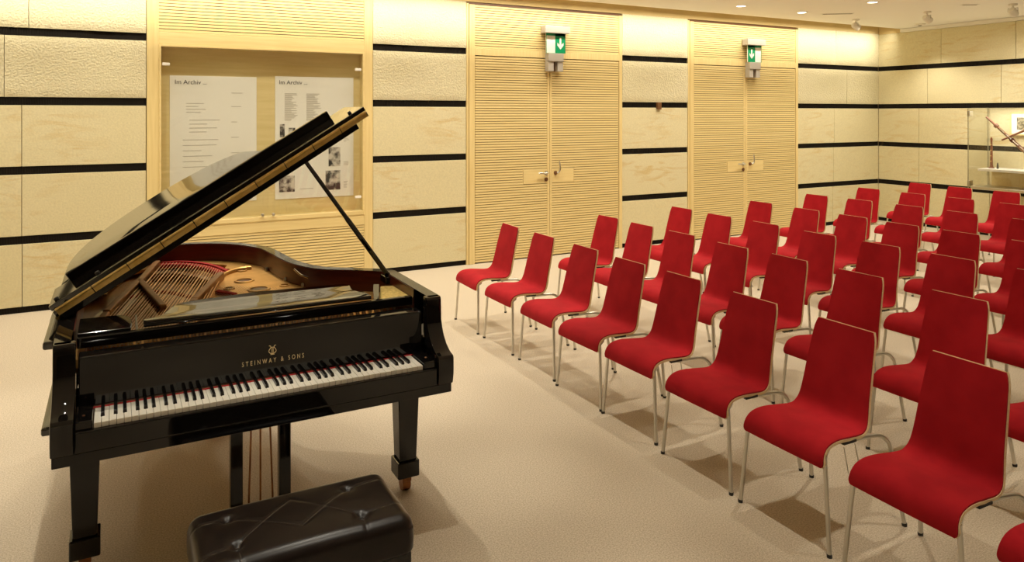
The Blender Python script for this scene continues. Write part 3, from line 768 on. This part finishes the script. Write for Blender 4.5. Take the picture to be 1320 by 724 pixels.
# inner side walls of the arms reach back to the rim
# key bed, key slip, key blocks
P(MB().box(XLp + .004, XRp - .004, 2.922, 3.62, .615, .655), 'key_bed', 'lacquer', bevel=.003)
P(MB().box(-.124, 1.216, 2.918, 2.938, .655, .727), 'key_slip', 'lacquer', bevel=.005)
P(MB().box(-.124, 1.216, 2.9225, 3.10, .655, .70), 'key_frame', 'lacquer')
for x0, x1, kx in ((-.124, -.070, -.098), (1.160, 1.216, 1.19)):
    b = P(MB().box(x0, x1, 2.934, 3.095, .70, .757), 'key_block', 'lacquer', bevel=.004)
    P(MB().lathe((kx, 2.99, .757), [(.005, 0), (.005, .002), (.003, .003)], 10), 'block_screw', 'brass_dark', b)
# fallboard
fb = [(3.088, .752), (3.092, .934), (3.170, .934), (3.170, .90), (3.135, .752)]
fbo = P(MB().prism(fb, -.118, 1.212, 'x'), 'fallboard', 'lacquer', bevel=.005, seg=3)
P(MB().box(-.07, 1.16, 3.081, 3.0875, .744, .749), 'name_felt', 'felt_red')
tilt = math.atan2(.004, .182)
mt = Matrix.Translation((.567 - PO[0], 3.0885 - PO[1], .809 - PO[2])) @ Matrix.Rotation(R(90) - tilt, 4, 'X')
text_mesh('lettering', 'STEINWAY & SONS', .026, 'gold_leaf', mt, fbo, spacing=1.75, ux=.68)
em = MB()
ex, ey, ez = .563, 3.0887, .845
for s in (-1, 1):
    q = spline([(ex, ey, ez - .001), (ex + s * .009, ey, ez + .002), (ex + s * .0145, ey, ez + .010), (ex + s * .0105, ey, ez + .019), (ex + s * .0065, ey, ez + .025), (ex + s * .0085, ey + .0005, ez + .031), (ex + s * .0135, ey + .0005, ez + .032)], 4)
    em.tube(q, .0015, 6)
for k in (-1, 0, 1): em.tube([(ex + k * .0042, ey, ez + .001), (ex + k * .0034, ey, ez + .025)], .0009, 5)
em.box(ex - .0075, ex + .0075, ey - .001, ey + .001, ez + .0245, ez + .0262)
em.box(ex - .008, ex + .008, ey - .001, ey + .001, ez - .005, ez - .0025)
P(em, 'lyre_emblem', 'gold_leaf', fbo, smooth=True)
# keys
kw = 1.222 / 52; KX = -.066
wk = MB().box(.0006, kw - .0006, 2.935, 3.086, .727, .7455).mesh('white_key', 'ivory', (0, 2.935, .727), bevel=.0012, seg=1)
bk = MB().taper(-.0068, .0068, 2.985, 3.086, .744, -.0054, .0054, 2.992, 3.086, .7575).mesh('black_key', 'ebony', (0, 2.985, .744), bevel=.001, seg=1)
for i in range(52):
    o = bpy.data.objects.new('white_key', wk); COL.objects.link(o); o.parent = piano; o.location = (KX + i * kw - PO[0], 2.935 - PO[1], .727)
    nn = (i + 5) % 7                                     # 0=C
    if nn in (0, 1, 3, 4, 5) and i < 51:
        o = bpy.data.objects.new('black_key', bk); COL.objects.link(o); o.parent = piano
        sh = {0: -.003, 1: .003, 3: -.003, 4: 0, 5: .003}[nn]
        o.location = (KX + (i + 1) * kw + sh - PO[0], 2.985 - PO[1], .744)
# music desk lying flat on its rails
P(MB().box(-.128, 1.222, 3.235, 3.262, .925, .967), 'desk_rail', 'lacquer', bevel=.004)
P(MB().box(-.122, -.10, 3.26, 3.50, .925, .955), 'slide_rail', 'lacquer', bevel=.003)
P(MB().box(1.19, 1.215, 3.26, 3.50, .925, .955), 'slide_rail', 'lacquer', bevel=.003)
desk = [(.10, 3.268), (1.035, 3.268), (1.03, 3.36)] + [(p.x, p.y) for p in spline([(1.03, 3.36, 0), (1.0, 3.40, 0), (.992, 3.45, 0), (1.003, 3.52, 0), (.985, 3.565, 0)], 4)][1:] + [(.60, 3.60), (.36, 3.575)] + [(p.x, p.y) for p in spline([(.30, 3.565, 0), (.235, 3.53, 0), (.20, 3.45, 0), (.165, 3.37, 0), (.10, 3.34, 0)], 4)]
P(MB().prism(desk, .968, .984), 'music_desk', 'polish', bevel=.003, smooth=True, angle=30)
shelf = [(-.128, 3.268), (.055, 3.268)] + [(p.x, p.y) for p in spline([(.055, 3.27, 0), (.060, 3.36, 0), (.05, 3.44, 0), (.02, 3.49, 0)], 4)][1:] + [(-.128, 3.50)]
P(MB().prism(shelf, .962, .976), 'desk_shelf', 'polish', bevel=.002, seg=1)
P(MB().box(.074, .080, 3.262, 3.49, .93, .968), 'desk_bracket', 'steel')
P(MB().prism([(1.045, 3.268), (1.072, 3.268), (1.162, 3.545), (1.135, 3.56)], .93, .966), 'desk_bracket', 'lacquer', bevel=.002)
# gold end of the plate beside the desk
P(MB().prism([(1.075, 3.264), (1.228, 3.264), (1.228, 3.52), (1.165, 3.54)], .925, .957), 'plate_horn', 'gold_rough', bevel=.004, seg=1)
# ledges along the bass side
P(MB().box(-.232, XLp + .002, 3.14, 4.2, .962, .992), 'side_ledge', 'polish', bevel=.008)
P(MB().box(-.228, XLp + .002, 3.02, 4.2, .695, .725), 'side_ledge', 'polish', bevel=.008)

# lid (opened about the bass side) and its folded front flap
HX, HZ, ANG = -.205, 1.012, R(32.0)
def lidm(mb):      # flat lid coords -> opened
    mt = Matrix.Translation((HX, 0, HZ)) @ Matrix.Rotation(-ANG, 4, 'Y') @ Matrix.Translation((-HX, 0, 0))
    return mb.xf(mt)
YH = 3.42
def off(poly, d): return inset(poly, -d)
lo = [p for p in off(outer, .012)]
lidpoly = [(lo[0][0], YH)] + [p for p in lo[1:-1]] + [(HX, YH)]
lid = P(lidm(MB().prism(lidpoly, 0, .024)), 'lid', 'polish', bevel=.003, smooth=True, angle=30)
# brass hinge along the fold
hg = MB()
L0, L1 = HX + .01, XRp + .008; nseg = 10
for i in range(nseg):
    a = L0 + (L1 - L0) * i / nseg + .002; b = L0 + (L1 - L0) * (i + 1) / nseg - .002
    hg.box(a, b, YH - .004, YH, .001, .030)
    hg.tube([(a, YH - .006, .027), (b, YH - .006, .027)], .006, 8)
P(lidm(hg), 'lid_hinge', 'brass', lid, smooth=True)
P(lidm(MB().box(HX + .02, XRp - .06, YH - .003, YH + .018, -.026, .002)), 'lid_lip', 'lacquer', lid, bevel=.003)
flap = P(lidm(MB().box(HX, XRp + .012, YH - .002, YH + .33, .030, .052)), 'lid_flap', 'polish', bevel=.003)
P(lidm(MB().box(HX + .075, XRp - .09, YH + .262, YH + .295, .052, .092)), 'flap_lip', 'lacquer', flap, bevel=.004)
for x in (HX + .03, HX + .20, XRp - .05):
    P(lidm(MB().lathe((x, YH + .05, .052), [(.009, 0), (.009, .008), (.006, .010)], 10)), 'flap_buffer', 'rubber', flap)
# hinges of the lid on the bass side
for y in (3.60, 4.25):
    P(MB().box(HX - .012, HX + .05, y - .05, y + .05, .998, 1.008).tube([(HX - .004, y - .05, 1.008), (HX - .004, y + .05, 1.008)], .007, 8), 'side_hinge', 'brass')
# prop stick
pb, pt = Vector((1.235, 3.615, .985)), Vector((.775, 3.50, 1.613))
d = (pt - pb)
P(MB().tube([pb, pb + d * .03, pb + d * .5, pb + d * .52, pt], [.018, .013, .013, .011, .010], 8), 'lid_prop', 'lacquer', smooth=True)
P(MB().box(1.205, 1.255, 3.57, 3.66, .955, .99), 'prop_socket', 'lacquer', bevel=.004)
P(MB().tube([(.855, 4.06, .975), (.875, 3.995, .955), (.905, 3.95, .945), (.915, 3.96, .955)], .006, 8), 'lid_hook', 'chrome', smooth=True)
for (x, y) in ((.80, 4.50), (.845, 4.18), (.90, 4.00)):
    P(MB().lathe((x - .015, y - .01, .893), [(.010, 0), (.010, .014), (.006, .02)], 10), 'plate_bolt', 'steel', smooth=True)

# legs
def pleg(cx, cy, wt, wb_):
    l = P(MB().taper(cx - wb_, cx + wb_, cy - wb_, cy + wb_, .15, cx - wt, cx + wt, cy - wt, cy + wt, .616), 'leg', 'lacquer', bevel=.004)
    P(MB().box(cx - wb_ - .012, cx + wb_ + .012, cy - wb_ - .012, cy + wb_ + .012, .078, .157), 'leg_block', 'lacquer', l, bevel=.006)
    P(MB().box(cx - .022, cx + .022, cy - .03, cy + .03, .05, .08).lathe((cx - .02, cy + .005, .034), [(.034, 0), (.034, .04)], 18, (1, 0, 0)), 'caster', 'brass_dark', l, bevel=.002, seg=1)
pleg(-.105, 3.37, .056, .042)
pleg(1.235, 3.37, .056, .042)
pleg(.60, 4.50, .056, .042)
# pedal lyre
ly = P(MB().box(.435, .69, 3.26, 3.375, .035, .10), 'pedal_lyre', 'lacquer', bevel=.006)
for x in (.455, .655):
    P(MB().box(x - .025, x + .025, 3.30, 3.345, .10, .62), 'lyre_post', 'lacquer', ly, bevel=.004)
for x, xb in ((.523, .508), (.557, .557), (.592, .610)):
    P(MB().tube([(xb, 3.335, .10), (x, 3.335, .62)], .0042, 8), 'pedal_rod', 'brass_dark', ly, smooth=True)
for x in (.48, .563, .646):
    P(MB().box(x - .02, x + .02, 3.15, 3.27, .045, .060), 'pedal', 'brass', ly, bevel=.006)

# ================================================================== BENCH
BX0, BX1, BY0, BY1 = .205, .868, 2.262, 2.632
bo = ((BX0 + BX1) / 2, (BY0 + BY1) / 2, 0)
bench = empty('piano_bench', bo, label='black leather piano bench with a buttoned quilted top', cat='bench')
btn = [(.321, 2.530), (.716, 2.538), (.711, 2.350), (.326, 2.365)]        # far left, far right, near right, near left
mf, mn = (.523, 2.548), (.525, 2.370)
seams = [(btn[0], mn), (mn, btn[1]), (btn[3], mf), (mf, btn[2]), ((BX0, btn[0][1] + .01), btn[0]), ((BX0, btn[3][1] - .02), btn[3]),
         (btn[1], (BX1, btn[1][1] + .02)), (btn[2], (BX1, btn[2][1] + .03)), (btn[2], (.706, BY0)), (btn[3], (.33, BY0))]
def segd(p, a, b):
    ax, ay = a; bx, by = b; dx, dy = bx - ax, by - ay
    t = max(0, min(1, ((p[0] - ax) * dx + (p[1] - ay) * dy) / (dx * dx + dy * dy)))
    return math.hypot(p[0] - ax - t * dx, p[1] - ay - t * dy)
NX, NY = 132, 76; RAD = .045; ZTOP, ZBOT = .505, .385
cu = MB(); vs = []
def rr_pt(u, v):       # u,v in [-1,1]; squash to rounded rectangle
    hx, hy = (BX1 - BX0) / 2, (BY1 - BY0) / 2
    return u * hx, v * hy
def topz(x, y):
    hx, hy = (BX1 - BX0) / 2, (BY1 - BY0) / 2
    px, py = bo[0] + x, bo[1] + y
    ex = max(0, abs(x) - (hx - RAD)); ey = max(0, abs(y) - (hy - RAD)); e = min(RAD, math.hypot(ex, ey))
    z = ZTOP - (RAD - math.sqrt(max(0, RAD * RAD - e * e)))
    z += .012 * (1 - (x / hx) ** 2) * (1 - (y / hy) ** 2)
    for b in btn:
        dd = math.hypot(px - b[0], py - b[1]); z -= .016 * math.exp(-(dd / .018) ** 2) + .004 * math.exp(-(dd / .05) ** 2)
    sd_ = min(segd((px, py), a, b) for a, b in seams)
    z -= .0035 * math.exp(-(sd_ / .0045) ** 2)
    return z
for j in range(NY + 1):
    for i in range(NX + 1):
        u = -1 + 2 * i / NX; v = -1 + 2 * j / NY
        u = sin(u * pi / 2 * .82) / sin(pi / 2 * .82); v = sin(v * pi / 2 * .82) / sin(pi / 2 * .82)
        hx, hy = (BX1 - BX0) / 2, (BY1 - BY0) / 2
        x, y = u * hx, v * hy
        cr = .035                                        # rounded plan corners
        ex, ey = abs(x) - (hx - cr), abs(y) - (hy - cr)
        if ex > 0 and ey > 0:
            m_ = max(ex, ey); q = math.hypot(ex, ey); k = m_ / q
            x = math.copysign(hx - cr + ex * k, x); y = math.copysign(hy - cr + ey * k, y)
        vs.append((bo[0] + x, bo[1] + y, topz(x, y)))
fs = [(j * (NX + 1) + i, j * (NX + 1) + i + 1, (j + 1) * (NX + 1) + i + 1, (j + 1) * (NX + 1) + i) for j in range(NY) for i in range(NX)]
W1 = NX + 1
ring = [i for i in range(NX + 1)] + [j * W1 + NX for j in range(1, NY + 1)] + [NY * W1 + i for i in range(NX - 1, -1, -1)] + [j * W1 for j in range(NY - 1, 0, -1)]
prev = ring
for zz, sc in ((.425, 1.004), (.395, 1.0), (ZBOT, .985)):
    b = len(vs); vs += [(bo[0] + (vs[i][0] - bo[0]) * sc, bo[1] + (vs[i][1] - bo[1]) * sc, zz) for i in ring]
    cur = list(range(b, b + len(ring))); m_ = len(ring)
    fs += [(prev[i], cur[i], cur[(i + 1) % m_], prev[(i + 1) % m_]) for i in range(m_)]
    prev = cur
fs.append(tuple(prev))
cush = cu.add(vs, fs).build('cushion', 'leather', bench, bo, smooth=True, angle=80)
for b in btn:
    zb = topz(b[0] - bo[0], b[1] - bo[1])
    MB().lathe((b[0], b[1], zb), [(.011, -.004), (.011, .002), (.007, .006), (.001, .007)], 14).build('button', 'leather', cush, bo, smooth=True)
thr = MB()
for a, b in seams:
    m_ = max(2, int(math.hypot(b[0] - a[0], b[1] - a[1]) / .012)); pts = []
    for k in range(m_ + 1):
        x = a[0] + (b[0] - a[0]) * k / m_; y = a[1] + (b[1] - a[1]) * k / m_
        x = min(max(x, BX0 + .02), BX1 - .02); y = min(max(y, BY0 + .02), BY1 - .02)
        pts.append((x, y, topz(x - bo[0], y - bo[1]) + .0002))
    if len(pts) > 1: thr.tube(pts, .0009, 5)
thr.build('seam_thread', 'thread', cush, bo)
MB().box(BX0 + .012, BX1 - .012, BY0 + .012, BY1 - .012, .30, .386).build('bench_box', 'lacquer', bench, bo, bevel=.004)
for x in (BX0 + .045, BX1 - .045):
    for y in (BY0 + .045, BY1 - .045):
        MB().taper(x - .02, x + .02, y - .02, y + .02, 0, x - .03, x + .03, y - .03, y + .03, .305).build('leg', 'lacquer', bench, bo, bevel=.003)
